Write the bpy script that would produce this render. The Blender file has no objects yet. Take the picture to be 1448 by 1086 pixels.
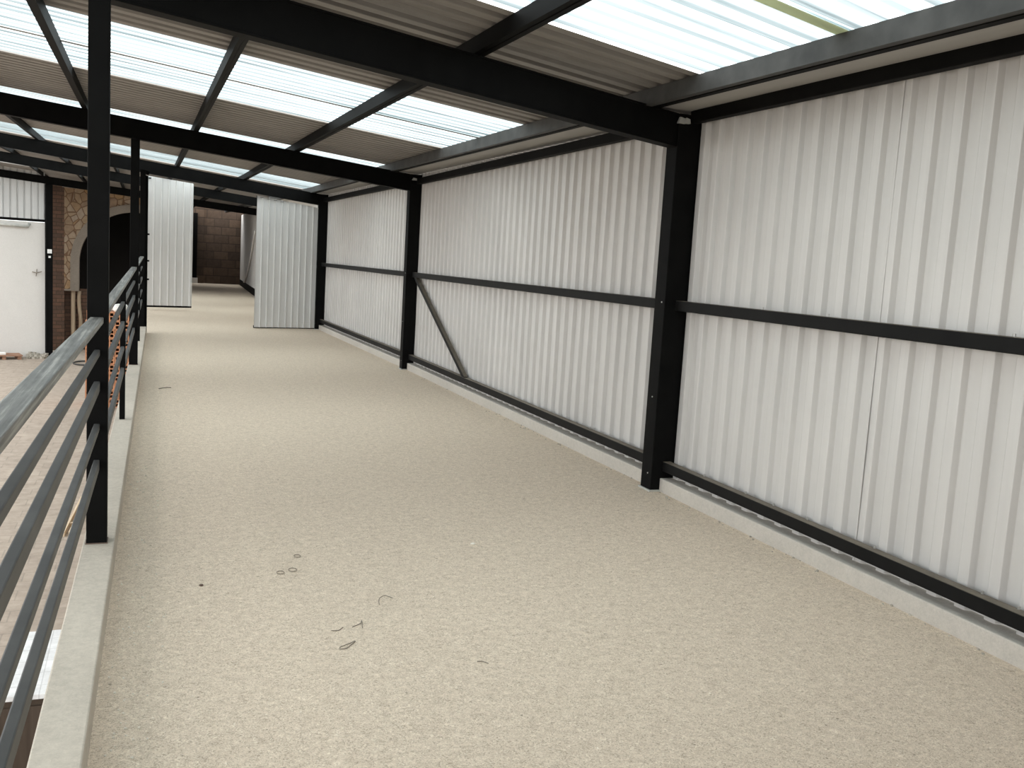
import bpy, bmesh, math, random
from mathutils import Vector, Matrix
random.seed(7)
scene = bpy.context.scene
COL = scene.collection
PI = math.pi

# ------------------------------------------------------------------ helpers
def interp(t, T, V):
    if t <= T[0]:
        i = 0
    elif t >= T[-1]:
        i = len(T) - 2
    else:
        i = max(k for k in range(len(T) - 1) if T[k] <= t)
    return V[i] + (V[i + 1] - V[i]) * (t - T[i]) / (T[i + 1] - T[i])


class MB:
    """collects boxes, bars, tubes and strips and links them as one mesh object"""
    def __init__(self):
        self.v, self.f = [], []

    def add(self, vs, fs):
        n = len(self.v)
        self.v += [tuple(p) for p in vs]
        self.f += [tuple(i + n for i in f) for f in fs]
        return self

    def hexa(self, a, b):
        """two quads (each 4 corner points, same winding) joined to a solid"""
        return self.add(list(a) + list(b), [(3, 2, 1, 0), (4, 5, 6, 7), (0, 1, 5, 4), (1, 2, 6, 5), (2, 3, 7, 6), (3, 0, 4, 7)])

    def box(self, x0, x1, y0, y1, z0, z1):
        return self.hexa([(x0, y0, z0), (x1, y0, z0), (x1, y1, z0), (x0, y1, z0)],
                         [(x0, y0, z1), (x1, y0, z1), (x1, y1, z1), (x0, y1, z1)])

    def obox(self, c, ux, uy, sx, sy, z0, z1):
        """box standing on z0 centred on c=(x,y), half sizes sx, sy along ux, uy"""
        c = Vector((c[0], c[1])); ux = Vector(ux).normalized(); uy = Vector(uy).normalized()
        q = [c - ux * sx - uy * sy, c + ux * sx - uy * sy, c + ux * sx + uy * sy, c - ux * sx + uy * sy]
        return self.hexa([(p.x, p.y, z0) for p in q], [(p.x, p.y, z1) for p in q])

    def bar(self, a, b, w, h, up=(0, 0, 1)):
        """rectangular bar from a to b; w across, h along up; a,b on the centre line"""
        a, b = Vector(a), Vector(b); d = (b - a).normalized()
        s = d.cross(Vector(up)).normalized(); u = s.cross(d).normalized()
        def q(p): return [p - s * w / 2 - u * h / 2, p + s * w / 2 - u * h / 2, p + s * w / 2 + u * h / 2, p - s * w / 2 + u * h / 2]
        return self.hexa(q(a), q(b))

    def prism(self, poly, z0, z1):
        """vertical prism over a plan polygon"""
        n = len(poly)
        vs = [(p[0], p[1], z0) for p in poly] + [(p[0], p[1], z1) for p in poly]
        return self.add(vs, [tuple(range(n))[::-1], tuple(range(n, 2 * n))] + [(i, (i + 1) % n, n + (i + 1) % n, n + i) for i in range(n)])

    def tube(self, pts, r, n=8, closed=False):
        pts = [Vector(p) for p in pts]; m = len(pts); vs, fs = [], []
        for i, p in enumerate(pts):
            if closed:
                d = pts[(i + 1) % m] - pts[i - 1]
            else:
                d = pts[min(i + 1, m - 1)] - pts[max(i - 1, 0)]
            d.normalize()
            ref = Vector((0, 0, 1)) if abs(d.z) < .9 else Vector((1, 0, 0))
            s = d.cross(ref).normalized(); u = s.cross(d)
            for k in range(n):
                a = 2 * PI * k / n
                vs.append(p + s * math.cos(a) * r + u * math.sin(a) * r)
        for i in range(m if closed else m - 1):
            j = (i + 1) % m
            for k in range(n):
                fs.append((i * n + k, i * n + (k + 1) % n, j * n + (k + 1) % n, j * n + k))
        if not closed:
            fs += [tuple(range(n))[::-1], tuple(range((m - 1) * n, m * n))]
        return self.add(vs, fs)

    def strip(self, A, B):
        """ruled surface between two point rows"""
        n = len(A)
        return self.add(list(A) + list(B), [(i, i + 1, n + i + 1, n + i) for i in range(n - 1)])

    def build(self, name, mat, parent=None, bevel=0, solid=0, smooth=False, loc=None):
        me = bpy.data.meshes.new(name); me.from_pydata([tuple(p) for p in self.v], [], self.f); me.validate(); me.update()
        bm = bmesh.new(); bm.from_mesh(me); bmesh.ops.recalc_face_normals(bm, faces=bm.faces); bm.to_mesh(me); bm.free()
        if smooth:
            for p in me.polygons: p.use_smooth = True
        o = bpy.data.objects.new(name, me); COL.objects.link(o); me.materials.append(mat)
        if parent is not None:
            o.parent = parent
            o.matrix_parent_inverse = parent.matrix_basis.inverted()
        if loc: o.location = loc
        if solid:
            m = o.modifiers.new('thickness', 'SOLIDIFY'); m.thickness = solid; m.offset = 0
        if bevel:
            m = o.modifiers.new('edge', 'BEVEL'); m.width = bevel; m.segments = 2; m.limit_method = 'ANGLE'
        return o


def tag(o, label=None, cat=None, group=None, kind=None):
    if label: o['label'] = label
    if cat: o['category'] = cat
    if group: o['group'] = group
    if kind: o['kind'] = kind
    return o


def thing(name, loc, label, cat, group=None, kind='thing'):
    o = bpy.data.objects.new(name, None); COL.objects.link(o); o.location = loc; o.empty_display_size = .1
    return tag(o, label, cat, group, kind)


def copy_tree(o, parent=None):
    c = o.copy(); COL.objects.link(c)
    if parent is not None: c.parent = parent
    for ch in [k for k in COL.objects if k.parent == o]:
        copy_tree(ch, c)
    return c

# ------------------------------------------------------------------ materials
class NT:
    def __init__(self, name):
        self.m = bpy.data.materials.new(name); self.m.use_nodes = True
        self.t = self.m.node_tree; self.N = self.t.nodes; self.L = self.t.links
        self.b = self.N['Principled BSDF']
        self.out = self.N['Material Output']

    def n(self, typ, **kw):
        nd = self.N.new(typ)
        for k, v in kw.items():
            if k.startswith('i_'):
                key = k[2:].replace('_', ' ')
                nd.inputs[key].default_value = v
            else:
                setattr(nd, k, v)
        return nd

    def link(self, a, b): self.L.new(a, b)

    def coord(self, scale=(1, 1, 1), rot=(0, 0, 0), which='Object'):
        tc = self.n('ShaderNodeTexCoord'); mp = self.n('ShaderNodeMapping')
        mp.inputs['Scale'].default_value = scale; mp.inputs['Rotation'].default_value = rot
        self.link(tc.outputs[which], mp.inputs['Vector']); return mp.outputs['Vector']

    def noise(self, vec, scale, detail=4, rough=.55, dist=0.):
        nd = self.n('ShaderNodeTexNoise'); nd.inputs['Scale'].default_value = scale; nd.inputs['Detail'].default_value = detail
        nd.inputs['Roughness'].default_value = rough; nd.inputs['Distortion'].default_value = dist
        self.link(vec, nd.inputs['Vector']); return nd.outputs['Fac']

    def ramp(self, fac, stops):
        nd = self.n('ShaderNodeValToRGB'); e = nd.color_ramp.elements
        while len(e) < len(stops): e.new(.5)
        for el, (p, c) in zip(e, stops):
            el.position = p; el.color = (*c, 1) if len(c) == 3 else c
        self.link(fac, nd.inputs['Fac']); return nd.outputs['Color']

    def mix(self, fac, a, b, mode='MIX'):
        nd = self.n('ShaderNodeMix', data_type='RGBA', blend_type=mode)
        for k, v in ((0, fac), (6, a), (7, b)):
            if hasattr(v, 'is_output') or isinstance(v, bpy.types.NodeSocket): self.link(v, nd.inputs[k])
            elif k == 0: nd.inputs[0].default_value = v
            else: nd.inputs[k].default_value = (*v, 1)
        return nd.outputs[2]

    def bump(self, h, strength=.3, dist=.01):
        nd = self.n('ShaderNodeBump'); nd.inputs['Strength'].default_value = strength; nd.inputs['Distance'].default_value = dist
        self.link(h, nd.inputs['Height']); self.link(nd.outputs['Normal'], self.b.inputs['Normal'])

    def color(self, c):
        if isinstance(c, bpy.types.NodeSocket): self.link(c, self.b.inputs['Base Color'])
        else: self.b.inputs['Base Color'].default_value = (*c, 1)

    def rough(self, r, metal=0., spec=.5):
        if isinstance(r, bpy.types.NodeSocket): self.link(r, self.b.inputs['Roughness'])
        else: self.b.inputs['Roughness'].default_value = r
        self.b.inputs['Metallic'].default_value = metal
        self.b.inputs['Specular IOR Level'].default_value = spec


def grey(v, tint=(1, 1, 1)): return tuple(v * t for t in tint)

# black painted steel
def m_paint(name, base, rough, dust=0., spec=.5):
    k = NT(name); v = k.coord()
    n1 = k.noise(v, 6, 5); c = k.ramp(n1, [(.3, grey(base * .8, (1, .99, .96))), (.7, grey(base * 1.35, (1, .985, .94)))])
    if dust:
        g = k.n('ShaderNodeNewGeometry'); sx = k.n('ShaderNodeSeparateXYZ'); k.link(g.outputs['Normal'], sx.inputs[0])
        mr = k.n('ShaderNodeMapRange'); mr.inputs[1].default_value = .75; mr.inputs[2].default_value = .98; mr.inputs[4].default_value = dust
        k.link(sx.outputs['Z'], mr.inputs[0])
        n2 = k.noise(v, 9, 6, .65); mm = k.n('ShaderNodeMath', operation='MULTIPLY'); k.link(mr.outputs[0], mm.inputs[0])
        r2 = k.ramp(n2, [(.25, (.55, .55, .55)), (.65, (1, 1, 1))]); k.link(r2, mm.inputs[1])
        c = k.mix(mm.outputs[0], c, (.24, .205, .16))
    k.color(c); k.rough(rough, 0, spec)
    return k.m

BLACK = m_paint('black_paint', .0042, .6, spec=.055)
BLACK_LIT = m_paint('black_paint_lit', .055, .55, spec=.2)  # edge purlin's black, greyed to put the light on its face into the colour
BLACK_DUSTY = m_paint('black_paint_dusty', .006, .55, .85, spec=.1)
BLACK_RAIL = m_paint('rail_paint', .055, .5, spec=.35)

def m_handrail():
    k = NT('worn_handrail')
    n1 = k.noise(k.coord((70, .9, 70)), 1.0, 5, .65); n2 = k.noise(k.coord((25, 5, 25)), 1.0, 6, .7)
    c = k.ramp(n1, [(.36, (.06, .058, .054)), (.5, (.17, .165, .152)), (.62, (.44, .42, .38))])
    c = k.mix(.4, c, k.ramp(n2, [(.3, (.05, .052, .053)), (.55, (.2, .2, .19)), (.75, (.5, .49, .46))]))
    k.color(c); k.rough(.5, 0, .4); return k.m
HANDRAIL = m_handrail()

def m_metal(name, lo, hi, tint=(1, 1, 1), axis=2, metal=.35, rough=.5, spots=.0):
    k = NT(name)
    sc = [14, 14, 14]; sc[axis] = .35
    n1 = k.noise(k.coord(tuple(sc)), 1.0, 5, .6)
    n2 = k.noise(k.coord(), 1.1, 4, .5)
    c = k.ramp(n1, [(.25, grey(lo, tint)), (.75, grey(hi, tint))])
    c = k.mix(.35, c, k.ramp(n2, [(.3, grey(lo * .95, tint)), (.7, grey(hi * 1.03, tint))]))
    if spots:
        n3 = k.noise(k.coord(), 26, 3, .7)
        c = k.mix(k.ramp(n3, [(.68, (0, 0, 0)), (.8, (spots,) * 3)]), c, (.3, .29, .27))
    k.color(c); k.rough(rough, metal, .4); return k.m

CLAD = m_metal('galvanised_cladding', .50, .60, (1, .97, .93), 2, .2, .55, .15)
CLAD_UPPER = m_metal('galvanised_cladding_bright', .55, .66, (1, 1, .99), 2, .25, .5)
LEAF = m_metal('galvanised_door_sheet', .60, .72, (1, 1, .985), 2, .2, .5, .3)
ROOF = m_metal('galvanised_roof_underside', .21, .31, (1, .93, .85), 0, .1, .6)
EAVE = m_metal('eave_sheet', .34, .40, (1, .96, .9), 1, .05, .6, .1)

def m_skylight():
    k = NT('translucent_sheet'); k.N.remove(k.b)
    # streaks and regular darker lines lie along the ribs, which run with the roof beams
    v = k.coord((1, 1, 1), (0, 0, -math.atan(.27)))
    def stretch(sx, sy, sc, det=4):
        mp = k.n('ShaderNodeMapping'); mp.inputs['Scale'].default_value = (sx, sy, 0); k.link(v, mp.inputs['Vector'])
        return k.noise(mp.outputs['Vector'], sc, det, .6)
    fine = k.ramp(stretch(.25, 9, 1.6), [(.34, (.42, .47, .48)), (.45, (.82, .88, .89)), (.62, (.95, .985, .985))])
    wide = k.ramp(stretch(.15, 3.2, 1.7, 3), [(.36, (.62, .66, .67)), (.5, (1, 1, 1))])
    c = k.mix(1., fine, wide, 'MULTIPLY')
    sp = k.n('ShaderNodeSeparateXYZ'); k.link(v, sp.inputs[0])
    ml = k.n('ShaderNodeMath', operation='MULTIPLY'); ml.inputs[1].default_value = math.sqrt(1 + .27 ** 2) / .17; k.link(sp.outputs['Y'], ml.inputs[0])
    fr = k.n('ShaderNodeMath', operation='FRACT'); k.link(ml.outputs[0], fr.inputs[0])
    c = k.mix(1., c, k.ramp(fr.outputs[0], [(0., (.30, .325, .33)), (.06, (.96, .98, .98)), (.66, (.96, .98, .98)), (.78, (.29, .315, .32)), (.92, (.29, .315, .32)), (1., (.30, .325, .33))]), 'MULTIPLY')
    tr = k.n('ShaderNodeBsdfTranslucent'); k.link(c, tr.inputs['Color'])
    tp = k.n('ShaderNodeBsdfTransparent'); k.link(c, tp.inputs['Color'])
    df = k.n('ShaderNodeBsdfDiffuse'); df.inputs['Color'].default_value = (.8, .85, .85, 1)
    m1 = k.n('ShaderNodeMixShader'); m1.inputs[0].default_value = .45; k.link(tr.outputs[0], m1.inputs[1]); k.link(tp.outputs[0], m1.inputs[2])
    m2 = k.n('ShaderNodeMixShader'); m2.inputs[0].default_value = .1; k.link(m1.outputs[0], m2.inputs[1]); k.link(df.outputs[0], m2.inputs[2])
    k.link(m2.outputs[0], k.out.inputs['Surface']); return k.m
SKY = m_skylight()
def m_tape():
    k = NT('yellowed_lap'); k.color((.55, .55, .38)); k.rough(.7)
    tr = k.n('ShaderNodeBsdfTranslucent'); tr.inputs['Color'].default_value = (.62, .62, .46, 1)
    m1 = k.n('ShaderNodeMixShader'); m1.inputs[0].default_value = .6; k.link(k.b.outputs[0], m1.inputs[1]); k.link(tr.outputs[0], m1.inputs[2])
    k.link(m1.outputs[0], k.out.inputs['Surface']); return k.m
TAPE = m_tape()

def m_floor():
    k = NT('rough_concrete_floor'); v = k.coord()
    big = k.noise(v, .55, 5, .55, .3); mid = k.noise(v, 3.2, 6, .62, .5); fine = k.noise(v, 42, 5, .7, 1.4); worm = k.noise(v, 75, 2, .5, 2.6)
    def w(r): return tuple(min(.95, q * t) for q, t in zip(r, (1.13, 1.085, 1.02)))
    c = k.ramp(big, [(.3, w((.50, .425, .345))), (.5, w((.565, .49, .405))), (.72, w((.575, .49, .395)))])
    c = k.mix(.6, c, k.ramp(mid, [(.28, w((.40, .335, .27))), (.5, w((.56, .485, .405))), (.74, w((.66, .585, .50)))]))
    c = k.mix(.72, c, k.ramp(fine, [(.36, w((.28, .23, .18))), (.5, w((.56, .485, .405))), (.64, w((.80, .715, .62)))]))
    c = k.mix(.6, c, k.ramp(worm, [(.37, w((.17, .14, .105))), (.46, w((.58, .50, .415))), (.56, w((.6, .52, .435))), (.66, w((.90, .82, .72)))]))
    mot = k.noise(v, 24, 5, .75, .6); c = k.mix(.3, c, k.ramp(mot, [(.34, w((.34, .285, .23))), (.5, w((.56, .485, .405))), (.66, w((.72, .64, .55)))]))
    spk = k.noise(v, 34, 2, .5); c = k.mix(k.ramp(spk, [(.24, (.75, .75, .75)), (.29, (0, 0, 0))]), c, (.2, .165, .125))
    spk2 = k.noise(v, 52, 1, .5); c = k.mix(k.ramp(spk2, [(.74, (0, 0, 0)), (.79, (.6, .6, .6))]), c, (.9, .84, .74))
    k.color(c); k.rough(.9, 0, .2)
    ad = k.n('ShaderNodeMath', operation='ADD'); k.link(fine, ad.inputs[0]); k.link(worm, ad.inputs[1]); k.bump(ad.outputs[0], .35, .006)
    return k.m
FLOOR = m_floor()

def m_concrete(name, base, tint, var=.18, bump=.2):
    k = NT(name); v = k.coord(); a = k.noise(v, 1.7, 5); b = k.noise(v, 24, 6, .7); d = k.noise(v, 70, 3, .6, 1.5)
    c = k.ramp(a, [(.3, grey(base * (1 - var), tint)), (.7, grey(base * (1 + var * .6), tint))])
    c = k.mix(.4, c, k.ramp(b, [(.3, grey(base * (1 - 1.6 * var), tint)), (.7, grey(base * (1 + var), tint))]))
    c = k.mix(.25, c, k.ramp(d, [(.3, grey(base * .6, tint)), (.55, grey(base, tint)), (.75, grey(min(.9, base * 1.3), tint))]))
    k.color(c); k.rough(.88, 0, .25); k.bump(b, bump, .006); return k.m
PARAPET = m_concrete('pale_parapet_concrete', .52, (1, .895, .755), .24)
KERB = m_concrete('kerb_concrete', .50, (1, .93, .83), .16)
WHITEWALL = m_concrete('white_plaster', .64, (1, .965, .915), .06, .1)
GREYMORTAR = m_concrete('grey_mortar', .35, (1, .95, .87), .2)
STONEBAND = m_concrete('pale_stone_band', .30, (1, .86, .72), .25)
UNLITWALL = m_concrete('unlit_room_walls', .014, (1, .9, .8), .2)  # near-black colour holds the darkness of the unlit room behind the arch
RETAIN = m_concrete('retaining_render', .42, (1, .93, .85), .2)

def m_brick(name, c1, c2, mortar, bw, bh, msize, off=.5, vertical=True, bumpy=.4):
    k = NT(name); tc = k.n('ShaderNodeTexCoord'); s = k.n('ShaderNodeSeparateXYZ'); k.link(tc.outputs['Object'], s.inputs[0])
    cb = k.n('ShaderNodeCombineXYZ')
    if vertical:
        ad = k.n('ShaderNodeMath', operation='ADD'); k.link(s.outputs['X'], ad.inputs[0]); k.link(s.outputs['Y'], ad.inputs[1])
        k.link(ad.outputs[0], cb.inputs['X']); k.link(s.outputs['Z'], cb.inputs['Y'])
    else:
        k.link(s.outputs['X'], cb.inputs['X']); k.link(s.outputs['Y'], cb.inputs['Y'])
    bt = k.n('ShaderNodeTexBrick'); bt.offset = off
    bt.inputs['Scale'].default_value = 1; bt.inputs['Brick Width'].default_value = bw; bt.inputs['Row Height'].default_value = bh
    bt.inputs['Mortar Size'].default_value = msize; bt.inputs['Bias'].default_value = 0
    bt.inputs['Color1'].default_value = (*c1, 1); bt.inputs['Color2'].default_value = (*c2, 1); bt.inputs['Mortar'].default_value = (*mortar, 1)
    k.link(cb.outputs[0], bt.inputs['Vector'])
    n = k.noise(tc.outputs['Object'], 7, 6, .65)
    c = k.mix(.45, bt.outputs['Color'], k.ramp(n, [(.3, (.35, .35, .35)), (.7, (1.0, 1.0, 1.0))]), 'MULTIPLY')
    k.color(c); k.rough(.9, 0, .2)
    iv = k.n('ShaderNodeMath', operation='SUBTRACT'); iv.inputs[0].default_value = 1; k.link(bt.outputs['Fac'], iv.inputs[1])
    k.bump(iv.outputs[0], bumpy, .012); return k.m
BLOCKS = m_brick('dark_stone_blocks', (.095, .064, .044), (.06, .042, .031), (.045, .033, .025), .72, .36, .016)
PIERBRICK = m_brick('brown_brick', (.20, .115, .08), (.13, .085, .065), (.09, .065, .05), .42, .125, .012)
PAVING = m_brick('courtyard_paving', (.42, .35, .285), (.385, .32, .262), (.325, .275, .228), .6, .3, .008, .5, False, .15)

def m_facing():
    k = NT('irregular_stone_facing'); v = k.coord((1, 1, .8))
    vo = k.n('ShaderNodeTexVoronoi', feature='DISTANCE_TO_EDGE'); vo.inputs['Scale'].default_value = 4.6; k.link(v, vo.inputs['Vector'])
    vc = k.n('ShaderNodeTexVoronoi', feature='F1'); vc.inputs['Scale'].default_value = 4.6; k.link(v, vc.inputs['Vector'])
    sp = k.n('ShaderNodeSeparateColor'); k.link(vc.outputs['Color'], sp.inputs[0])
    c = k.ramp(sp.outputs[0], [(0, (.46, .29, .14)), (.35, (.36, .255, .175)), (.65, (.43, .31, .20)), (1, (.46, .37, .29))])
    n = k.noise(k.coord(), 9, 5); c = k.mix(.4, c, k.ramp(n, [(.3, (.4, .4, .4)), (.7, (1, 1, 1))]), 'MULTIPLY')
    j = k.ramp(vo.outputs['Distance'], [(.03, (1, 1, 1)), (.065, (0, 0, 0))])
    c = k.mix(j, c, (.20, .12, .075)); k.color(c); k.rough(.85, 0, .2)
    k.bump(k.ramp(vo.outputs['Distance'], [(0, (0, 0, 0)), (.1, (1, 1, 1))]), .5, .02); return k.m
FACING = m_facing()

def m_wood(name, a, b, axis=2):
    k = NT(name); sc = [18, 18, 18]; sc[axis] = 1.2
    n = k.noise(k.coord(tuple(sc)), 1, 5, .6, .4); k.color(k.ramp(n, [(.3, a), (.7, b)])); k.rough(.8, 0, .2); return k.m
TIMBER = m_wood('weathered_timber', (.34, .25, .17), (.52, .42, .31))
PALLETWOOD = m_wood('pallet_wood', (.24, .13, .085), (.36, .22, .15), 0)
BATTEN = m_wood('pale_batten', (.5, .38, .25), (.62, .5, .36), 1)
CABWOOD = m_wood('dark_cabinet_wood', (.05, .036, .026), (.08, .06, .045))

def m_plain(name, c, rough=.6, metal=0., spec=.4, nz=.12, scale=12):
    k = NT(name); n = k.noise(k.coord(), scale, 4)
    k.color(k.ramp(n, [(.3, tuple(x * (1 - nz) for x in c)), (.7, tuple(min(1, x * (1 + nz)) for x in c))])); k.rough(rough, metal, spec); return k.m
CLAY = m_plain('orange_clay', (.5, .235, .125), .85, nz=.25, scale=6)
PAPER = m_plain('white_paper', (.8, .78, .74), .8)
WHITEPLASTIC = m_plain('white_plastic', (.8, .8, .78), .4)
PALEPLATE = m_plain('pale_plate', (.42, .42, .39), .6)
HOSE = m_plain('pale_hose', (.68, .66, .62), .5)
WIRE = m_plain('dark_wire', (.2, .17, .135), .6)
RUSTY = m_plain('rusty_wire', (.12, .08, .06), .7)
ZINC = m_plain('zinc_screw', (.45, .44, .42), .35, .7)
RUBBLE = m_plain('grey_rubble', (.36, .33, .28), .9, nz=.3)
PEBBLE = m_plain('pale_pebble', (.72, .68, .6), .8)
TILETOP = m_brick('white_tile_top', (.86, .86, .86), (.82, .83, .83), (.66, .66, .66), .2, .2, .004, 0, False, .05)
DARKRUBBER = m_plain('dark_rubber', (.03, .03, .03), .6)

# ------------------------------------------------------------------ geometry of the place
SKEW = .27                       # frames run a little skew to the corridor
FY = [-1.3, 6.04, 13.39, 20.33, 27.35, 34.55]      # front of each frame at the cladding wall
FZ = [2.44, 2.505, 2.57, 2.60, 2.73, 2.805]        # underside of the frame's beam there
FK = [.061, .061, .07, .087, .087, .067]           # rise of the beam per metre away from the wall
BD = .23                         # beam depth
ZC = -2.1                        # courtyard level
def xf(y): return interp(y, [-3, 2.38, 6.04, 13.39, 20.33, 34.2, 44.6], [3.41, 3.475, 3.514, 3.514, 3.40, 3.53, 3.95])
def fy(s, x): return s + SKEW * (x - 3.5)
def zbot(s, x): return interp(s, FY, FZ) + interp(s, FY, FK) * (3.5 - x)
def RP(x, s, dz=0.): return (x, fy(s, x), zbot(s, x) + BD + .1 + dz)
def parx(y): return -.16 + .0129 * (y - 2)          # inner top edge of the parapet
UX = Vector((1, SKEW)).normalized(); UY = Vector((-SKEW, 1)).normalized()

# ---- setting: floors, kerbs, walls
poly = [(parx(-3) - .1, -3)] + [(xf(y) + .45, y) for y in (-3, 6.04, 13.39, 20.33, 34.2, 45.2)] + [(1.6, 45.2), (parx(36) - .1, 36.0), (parx(18) - .1, 18)]
tag(MB().prism(poly, -.25, 0).build('floor', FLOOR), 'rough beige concrete floor of the raised walkway', 'floor', kind='structure')
def parapet_poly(y0, y1): return [(parx(y0) - .145, y0), (parx(y0), y0), (parx(y1), y1), (parx(y1) - .145, y1)]
tag(MB().prism(parapet_poly(-3, 18.3), -.25, .12).build('trim_1', PARAPET, bevel=.006), 'low pale concrete parapet under the black railing', 'parapet', kind='structure')
yk = [-3, 2.38, 6.04, 13.39, 20.6]
m = MB()
for a, b in zip(yk, yk[1:]):
    m.prism([(xf(a) + .075, a), (xf(a) + .45, a), (xf(b) + .45, b), (xf(b) + .075, b)], -.2, .1)
tag(m.build('trim_2', KERB, bevel=.006), 'low grey concrete kerb along the foot of the corrugated wall', 'kerb', kind='structure')
m = MB(); m.prism([(parx(-3) - .12, -3), (parx(-3) + .1, -3), (parx(36) + .1, 36), (parx(36) - .12, 36)], ZC, -.25)
tag(m.build('wall_terrace', RETAIN), 'plain retaining wall below the raised walkway', 'wall', kind='structure')
m = MB(); m.prism([(-12, -3), (parx(-3) - .1, -3), (parx(45) - .1, 45), (-12, 45)], ZC - .2, ZC)
tag(m.build('floor_courtyard', PAVING), 'pinkish tan paved courtyard floor below the railing', 'floor', kind='structure')

# white wall of the corridor's far stretch, beyond the third wall column
m = MB()
for a, b in ((20.62, 34.2), (34.2, 44.8)):
    m.prism([(xf(a) + .09, a), (xf(a) + .3, a), (xf(b) + .3, b), (xf(b) + .09, b)], 0, 2.98 if a < 30 else 3.1)
tag(m.build('wall_right', WHITEWALL), 'white plastered wall at the far end of the corridor', 'wall', kind='structure')
m = MB()
for a, b in ((20.62, 34.2), (34.2, 44.5)):
    m.prism([(xf(a) + .07, a), (xf(a) + .09, a), (xf(b) + .09, b), (xf(b) + .07, b)], 0, .25)
tag(m.build('baseboard_right', BLACK), 'black skirting strip along the far white wall', 'baseboard', kind='structure')
# far block wall
m = MB(); m.hexa([(1.5, 44.45, 0), (4.5, 44.85, 0), (4.5, 45.2, 0), (1.5, 44.9, 0)], [(1.5, 44.45, 3.4), (4.5, 44.85, 3.17), (4.5, 45.2, 3.17), (1.5, 44.9, 3.4)])
m.hexa([(1.9, 44.36, 0), (2.44, 44.36, 0), (2.44, 44.62, 0), (1.9, 44.62, 0)], [(1.9, 44.36, 3.36), (2.44, 44.36, 3.32), (2.44, 44.62, 3.32), (1.9, 44.62, 3.36)])
tag(m.build('wall_back', BLOCKS), 'dark brown block wall closing the end of the corridor', 'wall', kind='structure')
m = MB(); m.prism([(.18, 35.75), (.42, 35.7), (1.9, 44.4), (1.6, 44.6)], 0, 3.1)
tag(m.build('wall_passage', BLOCKS), 'dark block wall on the courtyard side behind the hanging door leaf', 'wall', kind='structure')

# ---- steel columns along the cladding wall
def column(i, label, sky_gap_chips):
    y = FY[i]; x = xf(y); zt = zbot(y, x) + BD
    t = thing('steel_column', (x + .09, y + .075, 0), label, 'column')
    MB().box(x, x + .19, y, y + .15, 0.004, zt).build('shaft', BLACK, t, bevel=.006)
    b = MB().box(x - .012, x + .16, y - .012, y + .16, 0, .012).build('base_plate', PALEPLATE, t); b['label'] = 'pale shim plate under the column'
    for (dx, dy, z, sx, sz) in sky_gap_chips:  # pale solid chips stand in for gaps where bright sky shows through
        MB().hexa([(x + dx, y + dy, z), (x + dx + sx, y + dy, z), (x + dx + sx, y + dy - .03, z), (x + dx, y + dy - .03, z)],
                  [(x + dx + sx * .3, y + dy, z + sz), (x + dx + sx, y + dy, z + sz * .8), (x + dx + sx, y + dy - .02, z + sz * .8), (x + dx + sx * .3, y + dy - .02, z + sz)]).build('cleat', PALEPLATE, t)
    for dy, z in ((.04, 1.40), (.05, .13), (.07, .7)):
        MB().tube([(x - .004, y + dy, z), (x + .001, y + dy, z)], .006, 8).build('screw', ZINC, t)
    return t
column(1, 'black steel column with pale chips standing in for sky gaps at its head, between the big near cladding bay and the braced bay', [(-.02, -.004, 2.662, .06, .045), (.035, -.006, 2.665, .04, .04), (.13, -.004, 2.69, .07, .05)])
column(2, 'black steel column behind the top of the diagonal brace', [(.02, -.004, 2.715, .07, .035)])
column(3, 'black steel column beside the hinged corrugated door leaf', [])

# columns further on
t = thing('steel_column', (2.1, 44.2, 0), 'slim black column on a white block against the far block wall', 'column')
MB().box(2.0, 2.16, 44.16, 44.32, .24, 3.05).build('shaft', BLACK, t, bevel=.006)
b = MB().box(1.98, 2.2, 44.12, 44.33, 0, .24).build('foot_block', WHITEWALL, t); b['label'] = 'white plinth block'

# ---- cladding
def profile(L, period, depth, kind='trap', phase=0.):
    """(along, out) points of a corrugated sheet"""
    pts = []; n = int(math.ceil((L + period) / period)) + 1
    if kind == 'trap':
        base = [(0, 0), (.47, 0), (.50, .06), (.575, .94), (.60, 1), (.90, 1), (.925, .94), (.98, .06)]
    elif kind == 'groove':
        base = [(0, 0), (.13, 0), (.20, 1), (.93, 1)]
    elif kind == 'leaf':
        base = [(0, 0), (.62, 0), (.68, 1), (.80, 1), (.90, 0)]
    else:
        base = [(k / 8, .5 - .5 * math.cos(2 * PI * k / 8)) for k in range(8)]
    for i in range(-1, n):
        for u, d in base:
            a = (i + u) * period + phase
            pts.append((a, d * depth))
    out = []
    for (a0, d0), (a1, d1) in zip(pts, pts[1:]):
        if a1 <= 0 or a0 >= L: continue
        if a0 < 0: d0 += (d1 - d0) * (0 - a0) / (a1 - a0); a0 = 0
        if not out: out.append((a0, d0))
        if a1 > L: d1 = d0 + (d1 - d0) * (L - a0) / (a1 - a0); a1 = L
        out.append((a1, d1))
    return out

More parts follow.
